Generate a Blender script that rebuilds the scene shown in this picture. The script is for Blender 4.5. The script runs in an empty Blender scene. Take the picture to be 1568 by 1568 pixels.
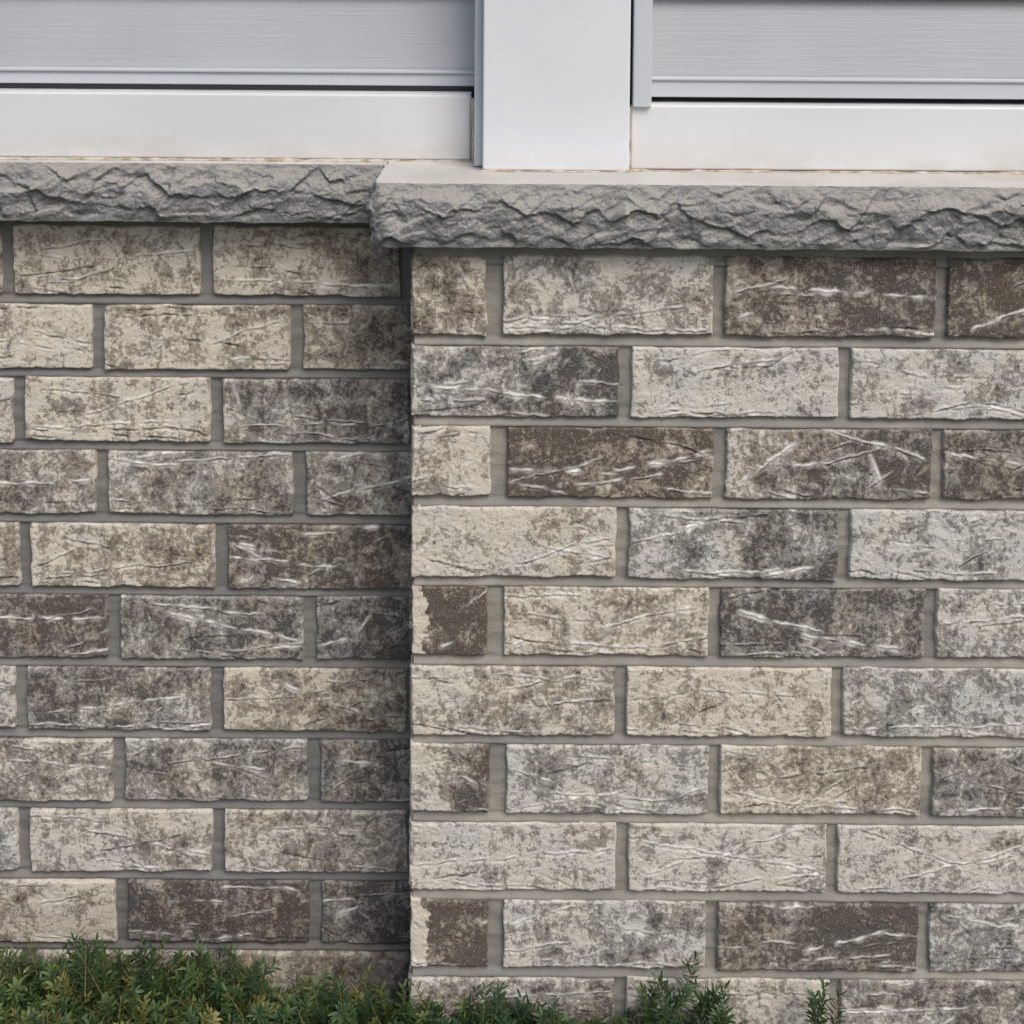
import bpy, math, numpy as np
from mathutils import Vector, Matrix
E=1.62          # eye height above ground
COURSE=.1025; BH=.0900; MOD=.2727; JW=.0137
NROW=12
def ztop(k,dz=0.): return E-(.3702+dz+COURSE*k)
# ------------------------------------------------------------ noise
_p=np.random.RandomState(3).permutation(256); _p=np.concatenate([_p,_p,_p])
_a=np.random.RandomState(4).rand(256)*2*np.pi; _gx=np.cos(_a); _gy=np.sin(_a)
def perlin(x,y,seed=0):
    x=np.asarray(x,float)+seed*17.31; y=np.asarray(y,float)+seed*7.77
    xi=np.floor(x).astype(int); yi=np.floor(y).astype(int); xf=x-xi; yf=y-yi
    def g(ix,iy,dx,dy):
        h=_p[_p[ix&255]+(iy&255)]
        return _gx[h]*dx+_gy[h]*dy
    u=xf**3*(xf*(xf*6-15)+10); v=yf**3*(yf*(yf*6-15)+10)
    a=g(xi,yi,xf,yf); b=g(xi+1,yi,xf-1,yf); c=g(xi,yi+1,xf,yf-1); d=g(xi+1,yi+1,xf-1,yf-1)
    return 1.5*((a+(b-a)*u)*(1-v)+(c+(d-c)*u)*v)
def fbm(x,y,seed=0,o=4,r=.55):
    s=0;a=1
    for i in range(o):
        s=s+a*perlin(x*2**i,y*2**i,seed+i*3.1); a*=r
    return s
def facets(x,y,seed,cell,soft=.12):
    X=x/cell; Y=y/cell; xi=np.floor(X).astype(int); yi=np.floor(Y).astype(int)
    best=np.full(X.shape,1e9); val=np.zeros(X.shape); sec=np.full(X.shape,1e9); v2=np.zeros(X.shape)
    for dx in(-1,0,1):
        for dy in(-1,0,1):
            h=_p[_p[(xi+dx+seed)&255]+((yi+dy+seed*3)&255)]
            cx=xi+dx+.5+.45*_gx[h]; cy=yi+dy+.5+.45*_gy[h]
            h2=_p[h+11]; h3=_p[h+57]
            d=(X-cx)**2+(Y-cy)**2
            pv=(h2/255.-.5)+1.0*(_gx[h3]*(X-cx)+_gy[h3]*(Y-cy))
            new=d<best
            sec2=np.where(new,best,np.where(d<sec,d,sec)); v2=np.where(new,val,np.where(d<sec,pv,v2)); sec=sec2
            val=np.where(new,pv,val); best=np.where(new,d,best)
    w=np.clip((np.sqrt(sec)-np.sqrt(best))/soft,0,1)*.5+.5
    return val*w+v2*(1-w)
def saw(t,dr=.14):
    f=t-np.floor(t)
    return np.where(f<1-dr,f/(1-dr),(1-f)/dr)
# ------------------------------------------------------------ mesh buffer
class Buf:
    def __init__(s): s.v=[];s.f=[];s.n=0;s.at={}
    def grid(s,P,**at):
        ny,nx=P.shape[:2]; idx=np.arange(ny*nx).reshape(ny,nx)+s.n
        f=np.stack([idx[:-1,:-1],idx[:-1,1:],idx[1:,1:],idx[1:,:-1]],-1).reshape(-1,4)
        s.v.append(P.reshape(-1,3)); s.f.append(f); s.n+=ny*nx
        for k,a in at.items(): s.at.setdefault(k,[]).append(np.broadcast_to(a,(ny,nx)).reshape(-1))
    def quads(s,V,F,**at):
        s.v.append(V); s.f.append(F+s.n); s.n+=len(V)
        for k,a in at.items(): s.at.setdefault(k,[]).append(a)
    def obj(s,name,mat,parent=None,smooth=True):
        V=np.concatenate(s.v); F=np.concatenate(s.f)
        me=bpy.data.meshes.new(name); me.vertices.add(len(V)); me.vertices.foreach_set('co',V.astype(np.float32).ravel())
        me.loops.add(len(F)*4); me.loops.foreach_set('vertex_index',F.astype(np.int32).ravel())
        me.polygons.add(len(F)); me.polygons.foreach_set('loop_start',np.arange(0,len(F)*4,4,dtype=np.int32))
        me.polygons.foreach_set('use_smooth',np.full(len(F),smooth))
        me.update(calc_edges=True)
        for k,a in s.at.items():
            A=me.attributes.new(k,'FLOAT','POINT'); A.data.foreach_set('value',np.concatenate(a).astype(np.float32))
        me.materials.append(mat)
        o=bpy.data.objects.new(name,me); bpy.context.scene.collection.objects.link(o)
        if parent: o.parent=parent
        return o
# ------------------------------------------------------------ materials
class NT:
    def __init__(s,name):
        s.m=bpy.data.materials.new(name); s.m.use_nodes=True; s.t=s.m.node_tree; s.b=s.t.nodes['Principled BSDF']
        s.co=s.n('ShaderNodeTexCoord').outputs['Object']
    def n(s,t,**k):
        x=s.t.nodes.new(t)
        for a,b in k.items(): setattr(x,a,b)
        return x
    def L(s,a,b):
        if hasattr(a,'links'): s.t.links.new(a,b)
        else: b.default_value=a
    def math(s,op,a,b=0.,c=None,clamp=False):
        x=s.n('ShaderNodeMath',operation=op,use_clamp=clamp); s.L(a,x.inputs[0]); s.L(b,x.inputs[1])
        if c is not None: s.L(c,x.inputs[2])
        return x.outputs[0]
    def noise(s,scale,detail=4,rough=.6,stretch=None,off=(0,0,0),dist=0.):
        mp=s.n('ShaderNodeMapping'); s.L(s.co,mp.inputs[0]); mp.inputs['Location'].default_value=off
        if stretch: mp.inputs['Scale'].default_value=stretch
        x=s.n('ShaderNodeTexNoise'); s.L(mp.outputs[0],x.inputs['Vector']); x.inputs['Scale'].default_value=scale
        x.inputs['Detail'].default_value=detail; x.inputs['Roughness'].default_value=rough; x.inputs['Distortion'].default_value=dist
        return x.outputs['Fac']
    def rng(s,v,a,b,c=0.,d=1.):
        x=s.n('ShaderNodeMapRange',interpolation_type='SMOOTHSTEP'); s.L(v,x.inputs[0])
        for i,q in enumerate((a,b,c,d)): s.L(q,x.inputs[i+1])
        return x.outputs[0]
    def mix(s,f,a,b,mode='MIX'):
        x=s.n('ShaderNodeMix',data_type='RGBA',blend_type=mode); s.L(f,x.inputs[0])
        for q,i in((a,6),(b,7)):
            if isinstance(q,tuple): x.inputs[i].default_value=(*q,1)
            else: s.L(q,x.inputs[i])
        return x.outputs[2]
    def attr(s,n): return s.n('ShaderNodeAttribute',attribute_name=n).outputs['Fac']
    def bump(s,h,dist,st=1.,nrm=None):
        x=s.n('ShaderNodeBump'); s.L(h,x.inputs['Height']); x.inputs['Distance'].default_value=dist; x.inputs['Strength'].default_value=st
        if nrm: s.L(nrm,x.inputs['Normal'])
        return x.outputs[0]
    def fin(s,col,rough=.9,nrm=None,spec=.25):
        if isinstance(col,tuple): s.b.inputs['Base Color'].default_value=(*col,1)
        else: s.L(col,s.b.inputs['Base Color'])
        s.L(rough,s.b.inputs['Roughness']); s.b.inputs['Specular IOR Level'].default_value=spec
        if nrm: s.L(nrm,s.b.inputs['Normal'])
        return s.m
def mat_brick():
    t=NT('brick_whitewashed')
    cov=t.attr('cov'); cw=t.attr('crw'); cd=t.attr('crd'); warm=t.attr('warm'); ed=t.attr('edge')
    n2=t.noise(180,4,.72,off=(3,1,2),dist=.3)
    s=t.math('ADD',cov,t.math('MULTIPLY',t.math('SUBTRACT',n2,.5),1.35))
    thin=t.rng(s,.14,.50); thick=t.rng(s,.50,.70)
    dark=t.mix(warm,(.080,.078,.076),(.108,.086,.069)); mid=t.mix(warm,(.27,.265,.25),(.335,.288,.228)); lite=t.mix(warm,(.59,.58,.55),(.66,.60,.50))
    c=t.mix(thin,dark,mid); c=t.mix(t.math('MULTIPLY',thick,.92),c,lite)
    fn=t.noise(520,2,.6,off=(1,7,3))
    c=t.mix(t.math('MULTIPLY',t.rng(fn,.60,.68),.45),c,(.64,.62,.58))
    c=t.mix(t.math('MULTIPLY',t.rng(fn,.42,.33),.5),c,(.09,.08,.07))
    c=t.mix(t.math('MULTIPLY',cd,.95,clamp=True),c,(.035,.03,.026)); c=t.mix(cw,c,(.82,.80,.75))
    mm=t.rng(t.math('ADD',ed,t.math('MULTIPLY',t.math('SUBTRACT',n2,.5),.9)),.55,.8)
    c=t.mix(t.math('MULTIPLY',mm,.5),c,(.34,.325,.285))
    hb=t.math('ADD',t.math('ADD',t.math('MULTIPLY',n2,.8),t.math('MULTIPLY',fn,.30)),t.math('MULTIPLY',thick,.15))
    return t.fin(c,.93,t.bump(hb,.0022,.85),.2)
def mat_mortar(name,a,b,d):
    t=NT(name); n=t.noise(26,3,.6); n2=t.noise(600,2,.7); n3=t.noise(7,2,.5,off=(4,4,4))
    c=t.mix(t.rng(n,.3,.7),a,b); c=t.mix(t.rng(n3,.42,.62),c,d)
    c=t.mix(t.math('MULTIPLY',t.rng(n2,.52,.72),.4),c,(.17,.16,.145))
    return t.fin(c,.95,t.bump(n2,.0014,.9),.15)
def mat_stone():
    t=NT('rock_faced_stone'); n=t.noise(60,4,.65); n2=t.noise(380,3,.7); n3=t.noise(8,2,.5)
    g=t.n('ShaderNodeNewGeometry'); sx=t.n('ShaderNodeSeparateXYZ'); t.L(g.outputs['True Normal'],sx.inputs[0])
    c=t.mix(t.rng(n,.3,.7),(.19,.192,.197),(.275,.274,.272))
    c=t.mix(t.math('MULTIPLY',t.rng(n2,.50,.66),.45),c,(.43,.42,.41)); c=t.mix(t.math('MULTIPLY',t.rng(n2,.47,.34),.6),c,(.08,.08,.082))
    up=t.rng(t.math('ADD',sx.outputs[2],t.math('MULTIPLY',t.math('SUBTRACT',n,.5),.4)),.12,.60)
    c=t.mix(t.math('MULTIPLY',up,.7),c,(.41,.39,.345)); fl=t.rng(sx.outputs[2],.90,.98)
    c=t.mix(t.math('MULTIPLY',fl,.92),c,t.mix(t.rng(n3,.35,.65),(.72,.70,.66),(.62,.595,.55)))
    return t.fin(c,.92,t.bump(n2,.0024,.9),.2)
def mat_paint(name,col,dirt,zlo,zhi,rough=.45,dcol=(.42,.38,.31)):
    t=NT(name); sx=t.n('ShaderNodeSeparateXYZ'); t.L(t.co,sx.inputs[0])
    n=t.noise(9,4,.6,stretch=(1,1,2.5)); n2=t.noise(110,2,.6); n3=t.noise(3,2,.5)
    hgt=t.rng(sx.outputs[2],zlo,zhi,1.,0.)
    d=t.math('MULTIPLY',hgt,t.rng(n,.25,.75)); d=t.math('ADD',d,t.math('MULTIPLY',t.rng(n2,.68,.76),.25))
    c=t.mix(t.math('MULTIPLY',d,dirt,clamp=True),col,dcol)
    c=t.mix(t.math('MULTIPLY',t.rng(n3,.35,.65),.3),c,tuple(q*.86 for q in col))
    return t.fin(c,t.rng(n,.3,.7,rough-.06,rough+.12),t.bump(n3,.02,.4),.45)
def mat_siding():
    t=NT('vinyl_siding_woodgrain'); g=t.noise(1,3,.6,stretch=(7,7,330),dist=.5); n3=t.noise(4,2,.5)
    c=t.mix(t.rng(n3,.3,.7),(.42,.44,.465),(.46,.478,.50)); c=t.mix(t.math('MULTIPLY',t.rng(g,.42,.30),.10),c,(.33,.345,.37))
    return t.fin(c,.5,t.bump(g,.0007,.8),.4)
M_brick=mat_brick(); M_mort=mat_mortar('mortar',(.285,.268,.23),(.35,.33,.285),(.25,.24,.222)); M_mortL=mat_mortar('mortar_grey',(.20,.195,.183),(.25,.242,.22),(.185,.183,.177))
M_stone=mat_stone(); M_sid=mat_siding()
M_post=mat_paint('white_aluminium_post',(.70,.72,.755),.4,E-.272,E-.235,.28)
M_fr=mat_paint('white_frame_weathered',(.68,.69,.69),.55,E-.278,E-.21)
M_trim=mat_paint('white_vinyl_trim',(.54,.565,.595),.2,E-.27,E-.22)
t=NT('caulk'); n=t.noise(40,3,.6); M_caulk=t.fin(t.mix(t.rng(n,.35,.65),(.32,.24,.16),(.58,.53,.46)),.8)
t=NT('dark_gap'); M_dark=t.fin((.03,.032,.035),.8)
# ------------------------------------------------------------ house
house=bpy.data.objects.new('brick_house',None); bpy.context.scene.collection.objects.link(house)
def brick(buf,O,U,N,w,h,res,cl,cr,warm,creases,patch=0.,seed=0):
    r=np.random.RandomState(seed+100)
    nx=max(6,int(w/res)); ny=max(6,int(h/res))
    uu=np.linspace(0,w,nx+1); vv=np.linspace(0,h,ny+1); u,v=np.meshgrid(uu,vv)
    sd=r.rand()*40
    d=np.minimum(np.minimum(u,w-u),np.minimum(v,h-v))
    d2=d+np.maximum(-d*.9,fbm(u*110,v*110,sd,3)*.0018+fbm(u*30,v*30,sd+2,2)*.0012)
    R=.0032; q=np.clip(d2/R,0,1); hgt=-R*(1-np.sqrt(np.clip(1-(1-q)**2,0,1)))
    hgt=hgt+fbm(u*28,v*45,sd+5,3)*.0008+fbm(u*130,v*170,sd+7,3)*.00045+r.uniform(-.0012,.0012)
    crw=np.zeros_like(u); crd=np.zeros_like(u)
    cs=list(creases)
    for i in range(r.randint(5,9)):
        u0=r.uniform(-.1,.8); L=r.uniform(.10,.5); v0=r.choice([r.uniform(.03,.2),r.uniform(.1,.95)])
        cs.append((u0,v0,u0+L,np.clip(v0+r.normal(0,.2),0.02,.98),r.uniform(.0,.9)))
    for i,(a,b,c,e,wt) in enumerate(cs):
        a*=w;c*=w;b*=h;e*=h
        tt=np.clip((u-a)/(c-a+1e-9),-.02,1.02)
        line=b+(e-b)*tt+fbm(u*18,u*0+i,sd+i*2.3,3,.45)*.0034+perlin(u*150,v*80+i,sd+i)*.0010
        s=(v-line)/math.sqrt(1+((e-b)/(c-a+1e-9))**2)
        along=np.clip(np.minimum((u-a),(c-u))/.012,0,1)
        br=np.clip(.8+1.9*perlin(u*45,v*0+i*3,sd+9+i),0,1)*along
        wd=.0016*(1+.9*perlin(u*50,u*0,sd+i))*(.5+.8*wt)
        crw=np.maximum(crw,np.clip(1.8*np.exp(-((s-.0008)/wd)**2),0,1)*np.clip(wt*1.3,0,1)*br)
        crd=np.maximum(crd,np.exp(-((s+.0019)/.0010)**2)*(.55+.6*(1-wt))*br*np.clip(.7+2*perlin(u*40,u*0,sd+20+i),0,1))
        hgt=hgt+br*(.0003*np.exp(-((s-.001)/.002)**2)-.0026*np.exp(-((s+.0018)/.0011)**2))
    f=u/w; cg=cl+(cr-cl)*np.clip((f-.5)*1.5+.5+.5*fbm(u*12,v*16,sd+11,2),0,1)
    streak=fbm(u*85+perlin(u*40,v*40,sd),v*62,sd+43,4,.62)
    cov=.08+.80*cg+fbm(u*22,v*24,sd+13,3,.5)*.23+streak*.22+.14*np.exp(-d/.004)*(cg>.2)
    if patch: cov=cov+patch*.9*(u+fbm(u*60,v*60,sd+15,3)*.008<.018+.008*perlin(v*40,v*0,sd))
    edge=np.exp(-d2/.0026)*np.clip(.8+.8*fbm(u*25,v*25,sd+17,2),0,1.3)
    wob=lambda a,k:.0018*fbm(a*20,a*0,sd+k,3)
    v2=v+(v/h)*wob(u,31)+(1-v/h)*wob(u,33)+(r.uniform(-.0014,.0014)); u2=u+(u/w)*wob(v,35)+(1-u/w)*wob(v,37)
    tilt=r.normal(0,.0013); v2=v2+tilt*(f-.5)
    ring=np.zeros_like(u,bool); ring[0]=ring[-1]=True; ring[:,0]=ring[:,-1]=True
    hgt=np.where(ring,-.013,hgt)
    P=O+u2[...,None]*U+v2[...,None]*np.array([0,0,1.])+hgt[...,None]*N
    buf.grid(P,cov=cov,crw=crw,crd=crd,warm=np.clip(warm+.08+fbm(u*15,v*15,sd+19,2)*.35,0,1),edge=edge)
X_=np.array([1.,0,0]); FN=np.array([0,-1.,0])
PX=-.1233
PT={(0,0):(.42,.5,.8,[(.6,.9,.95,.3,.4)]),(0,1):(.6,.66,.4,[(0,.10,1,.07,.9),(.1,.22,.5,.10,.7)]),(0,2):(.3,.12,.7,[(.2,.62,1,.5,.9),(0,.5,.3,.72,.5)]),
(1,0):(.55,.2,.25,[(0,.45,1,.2,.9),(0,.42,.3,.5,.6)]),(1,1):(.8,.8,.4,[(0,.8,.5,.95,.7),(.1,.08,.8,.05,.5)]),(1,2):(.75,.65,.3,[(0,.9,.4,.6,.8)]),
(2,0):(.7,.74,.7,[(.3,.9,.9,.9,.5)]),(2,1):(.05,.26,1.,[(0,.40,.55,.34,1),(.5,.36,1,.66,.9),(.05,.2,.3,.05,.6)]),(2,2):(.5,.2,.5,[(.05,.2,.42,.95,.8),(.5,.97,1,.55,.9),(.68,.7,.78,.1,1)]),
(3,0):(.85,.72,.7,[(.15,.18,.37,.08,.0),(.5,.2,1,.6,.6)]),(3,1):(.65,.33,.15,[(0,.5,.4,.85,.9),(.1,.92,.6,.8,.6)]),(3,2):(.78,.65,.1,[]),
(4,0):(.12,.05,.9,[],.9),(4,1):(.66,.64,.95,[(.08,.62,.45,.50,.6),(.45,.4,.95,.75,.7)]),(4,2):(.20,.30,.3,[(.08,.62,.6,.3,1),(.35,.35,.95,.08,1),(0,.05,.6,.08,.5)]),
(5,0):(.72,.5,.7,[(.4,.88,1,.82,.7)]),(5,1):(.7,.75,.95,[(0,.55,.3,.62,.5)]),(5,2):(.55,.65,.2,[(0,.1,1,.2,.8)]),
(6,0):(.85,.12,.6,[]),(6,1):(.58,.66,.3,[(.05,.08,.6,.35,.8),(.2,.3,.8,.2,.8),(.3,.85,.95,.7,.6)]),(6,2):(.58,.5,1.,[(0,.35,.4,.15,.7),(.4,.12,1,.06,.7)]),
(7,0):(.8,.72,.45,[(0,.38,1,.62,.8),(0,.15,.5,.05,.6)]),(7,1):(.76,.76,.45,[(0,.2,.9,.95,.9),(.05,.75,1,.3,.9),(.2,.5,1,.55,.5)]),(7,2):(.75,.75,.4,[(.1,.95,.6,.4,.6),(.3,.2,1,.75,.7)]),
(8,0):(.12,.06,.9,[],.9),(8,1):(.66,.55,.3,[(0,.6,.4,.95,.7),(.5,.6,1,.5,.5)]),(8,2):(.28,-.03,.6,[(.42,.28,.85,.62,1),(.2,.97,.5,.92,.8)]),
(9,0):(.65,.4,.5,[(.3,.7,1,.8,.8)]),(9,1):(.65,.68,.6,[(0,.7,1,.8,.6)]),(9,2):(.45,.35,.4,[(0,.5,.8,.6,.8)])}
LT={(0,0):(.68,.66,.95,[(0,.3,.6,.2,.5)]),(0,1):(.68,.5,.9,[(.1,.25,.9,.15,.8),(.05,.8,.5,.7,.4)]),
(1,0):(.66,.62,.95,[(.3,.6,.75,.35,.1),(.55,.4,1,.8,.6),(.1,.85,.6,.9,.4)]),(1,1):(.5,.28,.95,[]),
(2,0):(.72,.74,.8,[(0,.2,1,.35,.8),(.3,.4,.9,.95,.7)]),(2,1):(.46,.3,.3,[(.05,.95,.15,.1,.6)]),
(3,0):(.55,.38,.45,[(.2,.8,1,.97,.6),(0,.85,.4,.75,.8)]),(3,1):(.48,.48,.5,[(.1,.25,1,.7,.8),(.05,.5,.3,.2,0)]),
(4,0):(.66,.5,.9,[(.1,.2,.9,.4,.5)]),(4,1):(.26,.20,.7,[(.0,.7,.5,.45,.9),(.4,.15,.9,.9,.3),(.0,.5,.6,.35,.7)]),
(5,0):(.36,.30,.3,[(.25,.75,.65,.5,1),(.65,.5,1,.3,.9),(.1,.9,.8,.7,.7)]),(5,1):(.38,.08,.2,[(.0,.2,.35,.35,1),(.3,.3,.5,.75,.7)]),
(6,0):(.25,.42,.3,[(.1,.25,.95,.6,.9),(0,.1,.7,.05,.8)]),(6,1):(.6,.4,.9,[(.4,.55,.9,.95,.2),(0,.5,.4,.55,.5)]),
(7,0):(.46,.36,.35,[(.2,.6,1,.9,.5)]),(7,1):(.30,.26,.4,[]),
(8,0):(.7,.66,.6,[(0,.9,1,.25,.7),(.2,.8,.9,.25,.0)]),(8,1):(.6,.5,.6,[(.2,.7,.8,.8,.6)]),
(9,0):(.20,.14,.5,[(.5,.9,1,.85,.7)]),(9,1):(.32,.04,.3,[(.1,.4,.4,.6,.9)])}
PDZ=.0050; LDZ=.001
def wall_rows(buf,rowfn,xmin,xmax,y,table,fine,seed0,dz):
    for k in range(NROW):
        for idx,(a,b) in enumerate(rowfn(k)):
            if b<xmin or a>xmax: continue
            vis=(b>fine[0] and a<fine[1] and k<10)
            key=(k,idx); r=np.random.RandomState(seed0+k*37+idx)
            if key in table: d=table[key]
            else:
                c=r.choice([.15,.45,.6,.7,.75]); d=(c+r.normal(0,.06),c+r.normal(0,.14),r.rand(),[(0,r.rand(),1,r.rand(),.8)] if r.rand()<.6 else [])
            z0=ztop(k,dz)-BH; hh=BH+((.010 if dz>.004 else .006) if k==0 else 0)
            brick(buf,np.array([a,y,z0]),X_,FN,b-a,hh,.0014 if vis else .0045,d[0],d[1],d[2],d[3],d[4] if len(d)>4 else 0.,seed0+k*37+idx)
jit=np.random.RandomState(21).uniform(-.004,.004,(NROW+1,30))
def pier_row(k):
    out=[]; a=PX+.001
    js=[-.0155]+[.2616+MOD*i for i in range(9)] if k%2==0 else [.1457+MOD*i for i in range(9)]
    for i,j in enumerate(js):
        jw=.0195 if (i==0 and k%2==0) else JW
        j2=j+jit[k,i]; out.append((a,j2-jw/2)); a=j2+jw/2
    return out
LJ=[-.416,-.293,-.403,-.289,-.397,-.275,-.405,-.270,-.404,-.268,-.40,-.27]
def left_row(k):
    j0=LJ[k]; out=[(j0-.0085-MOD+.0165,j0-.0085),(j0+.0085,min(j0+MOD-.007,PX+.02))]
    for i in range(1,8):
        b=j0-.0085-MOD*i; out.append((b-MOD+.0165,b))
    if k%2==0: out.append((j0+MOD+.007,PX+.05))
    return [(a,b) for a,b in out if b-a>.02]
RX=2.0; LXm=-2.2; YL=.166
bp=Buf(); wall_rows(bp,pier_row,-9,RX-.05,0.,PT,(-.3,.68),1000,PDZ)
for k in range(NROW):
    segs=[(0.002,.165)] if k%2==0 else [(0.002,.092),(.092+JW,.170)]
    for i,(a,b) in enumerate(segs):
        r=np.random.RandomState(77+k*3+i); d=PT.get((k,0),(.4,.4,.5,[]))
        brick(bp,np.array([PX,b,ztop(k,PDZ)-BH]),np.array([0,-1.,0]),np.array([-1.,0,0]),b-a,BH+(.010 if k==0 else 0),.003,r.choice([.2,.5,.7]),d[0],d[2],[],0.,500+k*5+i)
bp.obj('pier_brickwork',M_brick,house)
bl=Buf(); wall_rows(bl,left_row,LXm+.05,PX+.02,YL,LT,(-.80,PX+.1),3000,LDZ)
bl.obj('recessed_brickwork',M_brick,house)
def mortar(name,O,U,N,w,zlo,zhi,dz,mat):
    x=np.arange(0,w+.002,.005); x[-1]=w; z=np.arange(zlo,zhi,.0025); u,v=np.meshgrid(x,z)
    s=((v-ztop(0,dz))%COURSE)/(COURSE-BH)
    dep=np.where(s<1,.0024+.0078*s,.0078)+fbm(u*14,v*60,5,3)*.0013+fbm(u*90,v*90,6,2)*.0006
    P=O+u[...,None]*U+v[...,None]*np.array([0,0,1.])-dep[...,None]*N
    b=Buf(); b.grid(P); return b.obj(name,mat,house)
mortar('pier_mortar',np.array([PX+.0045,0,0]),X_,FN,RX-PX,0.,E-.347,PDZ,M_mort)
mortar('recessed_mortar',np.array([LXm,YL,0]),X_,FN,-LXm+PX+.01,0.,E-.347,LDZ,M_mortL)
mortar('return_mortar',np.array([PX,YL+.01,0]),np.array([0,-1.,0]),np.array([-1.,0,0]),YL+.004,0.,E-.347,PDZ,M_mort)
def boxes(name,lst,mat,bev=.002,seg=2):
    V=[];F=[]
    for (x0,x1,y0,y1,z0,z1) in lst:
        n=len(V); V+=[(x0,y0,z0),(x1,y0,z0),(x1,y1,z0),(x0,y1,z0),(x0,y0,z1),(x1,y0,z1),(x1,y1,z1),(x0,y1,z1)]
        F+=[tuple(n+i for i in q) for q in((0,3,2,1),(4,5,6,7),(0,1,5,4),(1,2,6,5),(2,3,7,6),(3,0,4,7))]
    me=bpy.data.meshes.new(name); me.from_pydata(V,[],F); me.materials.append(mat)
    o=bpy.data.objects.new(name,me); bpy.context.scene.collection.objects.link(o); o.parent=house
    if bev:
        b=o.modifiers.new('b','BEVEL'); b.width=bev; b.segments=seg; b.limit_method='ANGLE'
        for p in me.polygons: p.use_smooth=True
        w=o.modifiers.new('w','WEIGHTED_NORMAL'); w.keep_sharp=True
    return o
H=lambda h:E-h
# ------------------------------------------------------------ stone sills
def rock_sheet(path,nrm,arc,seed):
    top=H(.2704); bot=H(.3486); hh=top-bot
    s=np.concatenate([np.linspace(-.018,-.002,5),np.linspace(0,hh,60),hh+np.array([.002,.012,.03,.05])])
    Z=np.where(s<0,top,np.where(s>hh,bot,top-s))
    a,ss=np.meshgrid(arc,s,indexing='ij')
    fr=np.clip(ss/hh,0,1)
    mid=np.clip(.42+.16*fbm(a*9,a*0,seed+31,3),.2,.75)
    inset=np.where(ss<0,.012-ss*.9,0)+np.where((ss>=0)&(ss<=hh),.012*np.clip(1-fr/mid,0,1)**1.3+.008*np.clip((fr-mid)/(1-mid),0,1)**1.1,0)+np.where(ss>hh,.008+(ss-hh),0)
    jag=.12*fbm(a*90,ss*90,seed+21,3)
    t1=ss/.042+.60*fbm(a*11,ss*7,seed+1,2)+.26*perlin(a*30,ss*20,seed+2)+jag*.6
    t2=ss/.020+a*9+.8*fbm(a*18,ss*16,seed+3,2)+jag
    am=np.clip(.65+1.0*perlin(a*17,ss*14,seed+5),.05,1.3)
    d=.0080*saw(t1,.12)*am+.0026*saw(t2,.2)*np.clip(.5+perlin(a*40,ss*30,seed+6),0,1.2)
    d=d+.0050*facets(a+ss*.5,ss*1.2,seed,.042,.10)+.0020*facets(a+ss*.3,ss*1.2+a*.1,seed+9,.013,.2)
    d=d+.0030*fbm(a*14,ss*22,seed,2)+.0007*fbm(a*170,ss*210,seed+2,3)-.003
    win=np.clip(ss/.020,0,1)*np.clip((hh-ss)/.010,0.2,1); win=np.where(ss<0,.0,win); win=np.where(ss>hh,.2*np.clip(1-(ss-hh)/.01,0,1),win)
    off=-inset+d*win+np.where((ss>0)&(ss<.02),.0008*fbm(a*60,ss*90,seed+8,3),0)
    zed=.0013*fbm(a*35,0*ss,seed+4,3)
    z=np.broadcast_to(Z,ss.shape)+np.where(ss>hh*.9,zed,0)-np.where((ss>=0)&(ss<.006),.0014*np.abs(fbm(a*50,0*ss,seed+7,3)),0)
    z=np.minimum(z,top)
    return np.stack([path[:,0][:,None]+nrm[:,0][:,None]*off,path[:,1][:,None]+nrm[:,1][:,None]*off,z],-1)
def sill(name,pathpts,seed,slab):
    pts=np.array(pathpts); seg=np.linalg.norm(np.diff(pts,axis=0),axis=1); L=np.concatenate([[0],np.cumsum(seg)])
    arc=np.arange(0,L[-1],.0016); px=np.interp(arc,L,pts[:,0]); py=np.interp(arc,L,pts[:,1])
    tx=np.gradient(px);ty=np.gradient(py)
    k=np.ones(9)/9; tx=np.convolve(np.pad(tx,4,'edge'),k,'valid'); ty=np.convolve(np.pad(ty,4,'edge'),k,'valid')
    l=np.hypot(tx,ty); n=np.stack([ty/l,-tx/l],-1)
    P=rock_sheet(np.stack([px,py],-1),n,arc,seed); b=Buf(); b.grid(P)
    x0,x1,y0,y1,zt=slab
    u,v=np.meshgrid(np.linspace(x0,x1,500),np.linspace(y0,y1,50)); zz=zt+.0006*fbm(u*20,v*20,3,3)
    b.grid(np.stack([u,v,zz],-1))
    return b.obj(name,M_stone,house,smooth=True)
c=.026; ang=np.linspace(0,math.pi/2,10)
corner=[(-.1785+c-c*math.cos(q),-.037+c-c*math.sin(q)) for q in ang]
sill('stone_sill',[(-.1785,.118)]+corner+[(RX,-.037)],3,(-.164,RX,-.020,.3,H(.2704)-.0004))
sill('stone_sill.001',[(LXm,.106),(-.168,.106)],8,(LXm,-.166,.120,.3,H(.2720)))
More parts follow.
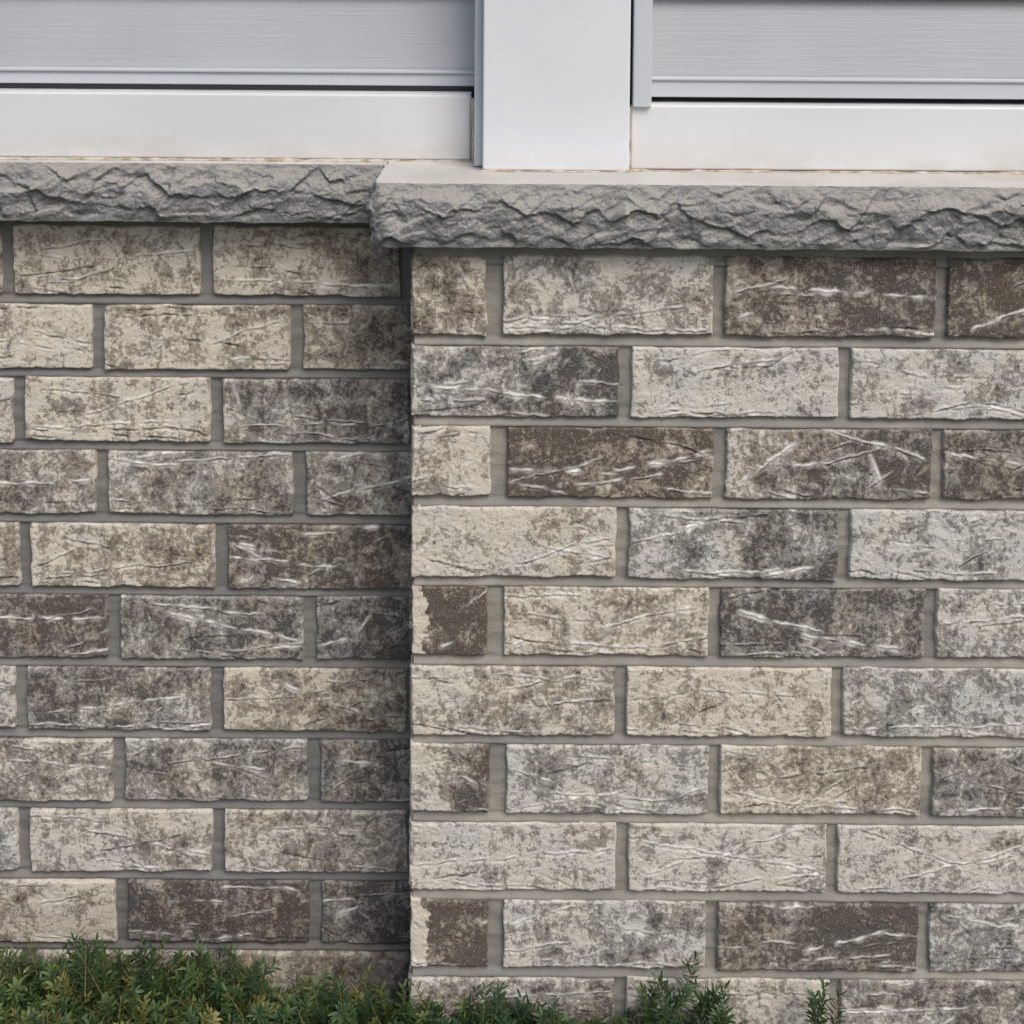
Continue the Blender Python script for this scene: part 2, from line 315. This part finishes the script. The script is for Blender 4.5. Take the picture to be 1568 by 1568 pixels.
# ------------------------------------------------------------ window wall
TOPZ=2.75
boxes('corner_post',[(-.037,.152,.068,.30,H(.2695),TOPZ)],M_post,.003,3)
boxes('post_side_trim',[(-.0487,-.0375,.100,.30,H(.2690),TOPZ)],M_trim,.0015)
boxes('lower_frame_rail',[(LXm,-.0540,.150,.26,H(.2700),H(.1800)),(.1535,RX,.078,.20,H(.2690),H(.1837))],M_fr,.004,3)
boxes('frame_lip',[(LXm,-.0545,.156,.176,H(.1798),H(.1785)),],M_post,0)
boxes('siding_channel',[(.1560,.1800,.070,.12,H(.1870),TOPZ)],M_trim,.002)
boxes('gap_shadow_strip',[(LXm,-.0489,.1795,.24,H(.1795),H(.166)),(.1535,RX,.122,.24,H(.1835),H(.155)),(.1522,.1556,.085,.24,H(.183),TOPZ)],M_dark,0)
boxes('siding_bottom_trim',[(LXm,-.0495,.178,.215,H(.1715),H(.1500)),(LXm,-.0495,.174,.20,H(.1545),H(.1495)),
  (.1805,RX,.100,.13,H(.1762),H(.1500)),(.1805,RX,.0965,.12,H(.1545),H(.1495))],M_trim,.0015)
def siding(name,x0,x1,y):
    prof=[];z=H(.1500)
    while z<TOPZ:
        prof+=[(y+.0005,z),(y+.0,z+.004),(y+.012,z+.1025),(y+.0125,z+.1035)]; z+=.104
        prof+=[(y+.014,z-.0004),(y+.0015,z-.0002)]
    P=np.array(prof); xs=np.linspace(x0,x1,60)
    G=np.zeros((len(P),60,3)); G[:,:,0]=xs; G[:,:,1]=P[:,0:1]; G[:,:,2]=P[:,1:2]
    b=Buf(); b.grid(G); b.obj(name,M_sid,house,smooth=False)
siding('lap_siding',LXm,-.0492,.183); siding('lap_siding.001',.1802,RX,.104)
def bead(name,p0,p1,r,seed):
    p0=np.array(p0);p1=np.array(p1);L=np.linalg.norm(p1-p0);n=int(L/.004);t_=np.linspace(0,1,n);d=(p1-p0)/L
    a=np.cross(d,[0,1,0.01]); a/=np.linalg.norm(a); b_=np.cross(d,a)
    th=np.linspace(0,2*np.pi,9); rr=r*(1+.6*fbm(t_*L*35,t_*0,seed,3))
    P=p0+t_[:,None,None]*(p1-p0)+rr[:,None,None]*(np.cos(th)[None,:,None]*a+np.sin(th)[None,:,None]*b_)
    b=Buf(); b.grid(P); b.obj(name,M_caulk,house)
bead('caulk_bead',(LXm,.149,H(.2712)),(-.05,.149,H(.2712)),.0030,1)
bead('caulk_bead.001',(.153,.077,H(.2704)),(RX,.077,H(.2704)),.0024,2)
bead('caulk_bead.002',(-.04,.068,H(.2702)),(.153,.068,H(.2702)),.0018,3)
bead('caulk_bead.003',(-.0513,.146,H(.271)),(-.0513,.146,H(.184)),.0028,4)
bead('caulk_bead.004',(.1527,.0765,H(.270)),(.1527,.0765,H(.188)),.0016,5)
t=NT('soffit'); M_sof=t.fin((.7,.7,.7),.6)
t=NT('roof_shingles'); M_roof=t.fin(t.mix(t.rng(t.noise(30,3),.3,.7),(.05,.05,.05),(.1,.095,.09)),.9)
boxes('wall_core',[(PX+.02,RX,.02,.6,0,H(.36)),(LXm,PX+.02,.19,.6,0,H(.36)),(LXm,RX,.31,.6,H(.36),TOPZ)],M_mort,0)
boxes('soffit',[(LXm-.2,RX+.2,-.15,.7,TOPZ,TOPZ+.15)],M_sof,.004)
boxes('roof',[(LXm-.25,RX+.25,-.2,.8,TOPZ+.152,TOPZ+.2)],M_roof,.01)
# ------------------------------------------------------------ ground
t=NT('ground_soil_grass'); n=t.noise(3,4,.6); n2=t.noise(60,3,.7)
Mg=t.fin(t.mix(t.rng(n2,.35,.65),t.mix(t.rng(n,.4,.6),(.05,.08,.025),(.07,.10,.03)),(.06,.05,.035)),.95,t.bump(n2,.02,.8))
me=bpy.data.meshes.new('ground'); me.from_pydata([(-300,-300,0),(300,-300,0),(300,300,0),(-300,300,0)],[],[(0,1,2,3)]); me.materials.append(Mg)
bpy.context.scene.collection.objects.link(bpy.data.objects.new('ground',me))
# ------------------------------------------------------------ yew hedge
def htop(x,y):
    base=np.interp(x,[-2.2,-.55,-.38,-.26,-.18,.02,.12,.18,.27,.35,.6,2],[1.245,1.245,1.25,1.278,1.300,1.304,1.325,1.308,1.325,1.38,1.40,1.42])
    z=E-base+.012*fbm(x*9,y*9,4,3)
    z=z-.20*np.clip((y+.03)/.15,0,1)**1.5-.25*np.clip((-.5-y)/.2,0,1)**2
    return z
def sprigs(buf,base,dirv,Ls,m,col,nl,r,wd=.0017):
    n=len(base)
    tt=np.linspace(.10,1,m)[None,:]+r.normal(0,.01,(n,m))
    bend=r.normal(0,.25,(n,1,3))
    pos=base[:,None,:]+dirv[:,None,:]*(tt*Ls[:,None])[...,None]+bend*(tt**2*Ls[:,None])[...,None]*.5
    dl=dirv[:,None,:]+bend*tt[...,None]; dl/=np.linalg.norm(dl,axis=-1,keepdims=True)
    ref=r.normal(size=(n,1,3)); s=np.cross(dl,ref); s/=np.linalg.norm(s,axis=-1,keepdims=True); w=np.cross(dl,s)
    az=(np.arange(m)*2.4)[None,:]+r.normal(0,.25,(n,m))
    rad=np.cos(az)[...,None]*s+np.sin(az)[...,None]*w*.6; rad/=np.linalg.norm(rad,axis=-1,keepdims=True)
    op=np.interp(tt,[0,.8,1.05],[1.3,1.0,.35])[...,None]
    nd=rad*op+dl*.5; nd/=np.linalg.norm(nd,axis=-1,keepdims=True)
    ln=(nl*r.uniform(.75,1.15,(n,m))*np.interp(tt,[0,.5,1],[.8,1,.75]))[...,None]
    sd=np.cross(nd,dl+.01); sd/=np.linalg.norm(sd,axis=-1,keepdims=True)+1e-9
    droop=np.array([0,0,-1.])*ln*.12
    a_=pos; b_=pos+nd*ln*.25+sd*wd; c_=pos+nd*ln*.25-sd*wd; e_=pos+nd*ln*.72+sd*wd*.85+droop*.4; f_=pos+nd*ln*.72-sd*wd*.85+droop*.4; g_=pos+nd*ln+droop
    V=np.stack([a_,b_,e_,g_,f_,c_],2).reshape(-1,3); q=np.arange(n*m)[:,None]*6
    F=np.concatenate([q+np.array([0,1,2,5]),q+np.array([5,2,3,4])])
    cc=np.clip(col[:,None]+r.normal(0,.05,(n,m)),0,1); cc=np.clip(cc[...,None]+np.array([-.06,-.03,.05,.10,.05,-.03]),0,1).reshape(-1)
    buf.quads(V,F,col=cc)
    e=Ls[:,None]*dirv; q=s[:,0]*.0009; q2=base+e+bend[:,0]*Ls[:,None]*.5
    V=np.stack([base-q,base+q,q2+q*.4,q2-q*.4],1).reshape(-1,3)
    buf.quads(V,np.arange(len(V)).reshape(-1,4),col=np.full(len(V),.95))
r=np.random.RandomState(5); hb=Buf()
def scatter(n,x0,x1,y0,y1,dmax):
    x=r.uniform(x0,x1,n); y=r.uniform(y0,y1,n); dep=r.rand(n)**1.3*dmax
    z=htop(x,y)-.030-dep
    d=np.stack([r.normal(0,.6,n),r.normal(-.15,.6,n),np.abs(r.normal(.8,.3,n))+.1],-1); d/=np.linalg.norm(d,axis=1,keepdims=True)
    L=r.uniform(.020,.042,n); patch=fbm(x*7,y*7,8,2)
    col=np.clip(.33+.30*patch+r.normal(0,.20,n)-.10*(x>-.2),0,1)
    sprigs(hb,np.stack([x,y,z],-1),d,L,24,col,.016,r)
scatter(4600,-.75,.75,-.30,.06,.055)
scatter(3000,-2.1,1.9,-.66,.06,.05)
T=[(.205,-.05,1.250),(.245,-.04,1.265),(.262,-.07,1.270),(.185,-.06,1.270),(.392,-.05,1.282),(-.20,-.05,1.265),(-.33,-.03,1.245),(-.43,-.05,1.225),(-.5,-.06,1.222),(-.02,-.05,1.275),(.06,-.06,1.28)]
bs=[];ds=[];Ls=[]
for x,y,h in T:
    for j in range(3):
        L=.045+r.rand()*.02; dd=np.array([r.normal(0,.35),r.normal(0,.25),1.]); dd/=np.linalg.norm(dd)
        bs.append([x+r.normal(0,.006),y+r.normal(0,.01),E-h-L*.95]);ds.append(dd);Ls.append(L)
sprigs(hb,np.array(bs),np.array(ds),np.array(Ls),34,r.uniform(.05,.25,len(bs)),.019,r)
t=NT('yew_foliage'); cA=t.attr('col')
cr=t.n('ShaderNodeValToRGB'); t.L(cA,cr.inputs[0]); e=cr.color_ramp
e.elements[0].position=0; e.elements[0].color=(.022,.054,.023,1); e.elements[1].position=1; e.elements[1].color=(.22,.13,.06,1)
for p_,c_ in((.3,(.055,.10,.031,1)),(.55,(.12,.158,.046,1)),(.78,(.23,.20,.07,1))):
    q=e.elements.new(p_); q.color=c_
Mh=t.fin(cr.outputs[0],.45,None,.4)
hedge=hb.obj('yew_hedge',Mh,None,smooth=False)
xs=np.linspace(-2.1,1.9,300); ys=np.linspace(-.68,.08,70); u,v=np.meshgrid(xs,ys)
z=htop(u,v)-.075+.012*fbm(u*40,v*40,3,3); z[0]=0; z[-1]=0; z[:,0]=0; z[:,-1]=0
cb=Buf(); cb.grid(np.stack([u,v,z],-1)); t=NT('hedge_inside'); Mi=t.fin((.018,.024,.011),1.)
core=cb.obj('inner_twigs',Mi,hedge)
# ------------------------------------------------------------ light, camera
sc=bpy.context.scene
az=math.radians(152); el=math.radians(48)
sv=Vector((math.sin(az)*math.cos(el),math.cos(az)*math.cos(el),math.sin(el)))
L=bpy.data.lights.new('sun','SUN'); L.energy=1.5; L.angle=math.radians(32); L.color=(1,.98,.95)
lo=bpy.data.objects.new('sun',L); lo.rotation_euler=(-sv).to_track_quat('-Z','Y').to_euler(); sc.collection.objects.link(lo)
w=bpy.data.worlds.new('World'); sc.world=w; w.use_nodes=True; nt=w.node_tree; bg=nt.nodes['Background']
sk=nt.nodes.new('ShaderNodeTexSky'); sk.sky_type='NISHITA'; sk.sun_disc=False; sk.sun_elevation=el; sk.sun_rotation=az; sk.air_density=1.; sk.dust_density=3.5; sk.ozone_density=1.
nt.links.new(sk.outputs[0],bg.inputs[0]); bg.inputs[1].default_value=.15
cam=bpy.data.cameras.new('camera'); cam.sensor_width=36; cam.lens=45.9; cam.shift_y=-.469; cam.clip_start=.05; cam.clip_end=1000
co=bpy.data.objects.new('camera',cam); co.location=(0,-1.6,E); sc.collection.objects.link(co)
R=Matrix.Rotation(math.radians(90-3.1),4,'X')@Matrix.Rotation(math.radians(.4),4,'Z')
co.rotation_euler=R.to_euler(); sc.camera=co
sc.view_settings.view_transform='Standard'; sc.view_settings.look='None'; sc.view_settings.exposure=0
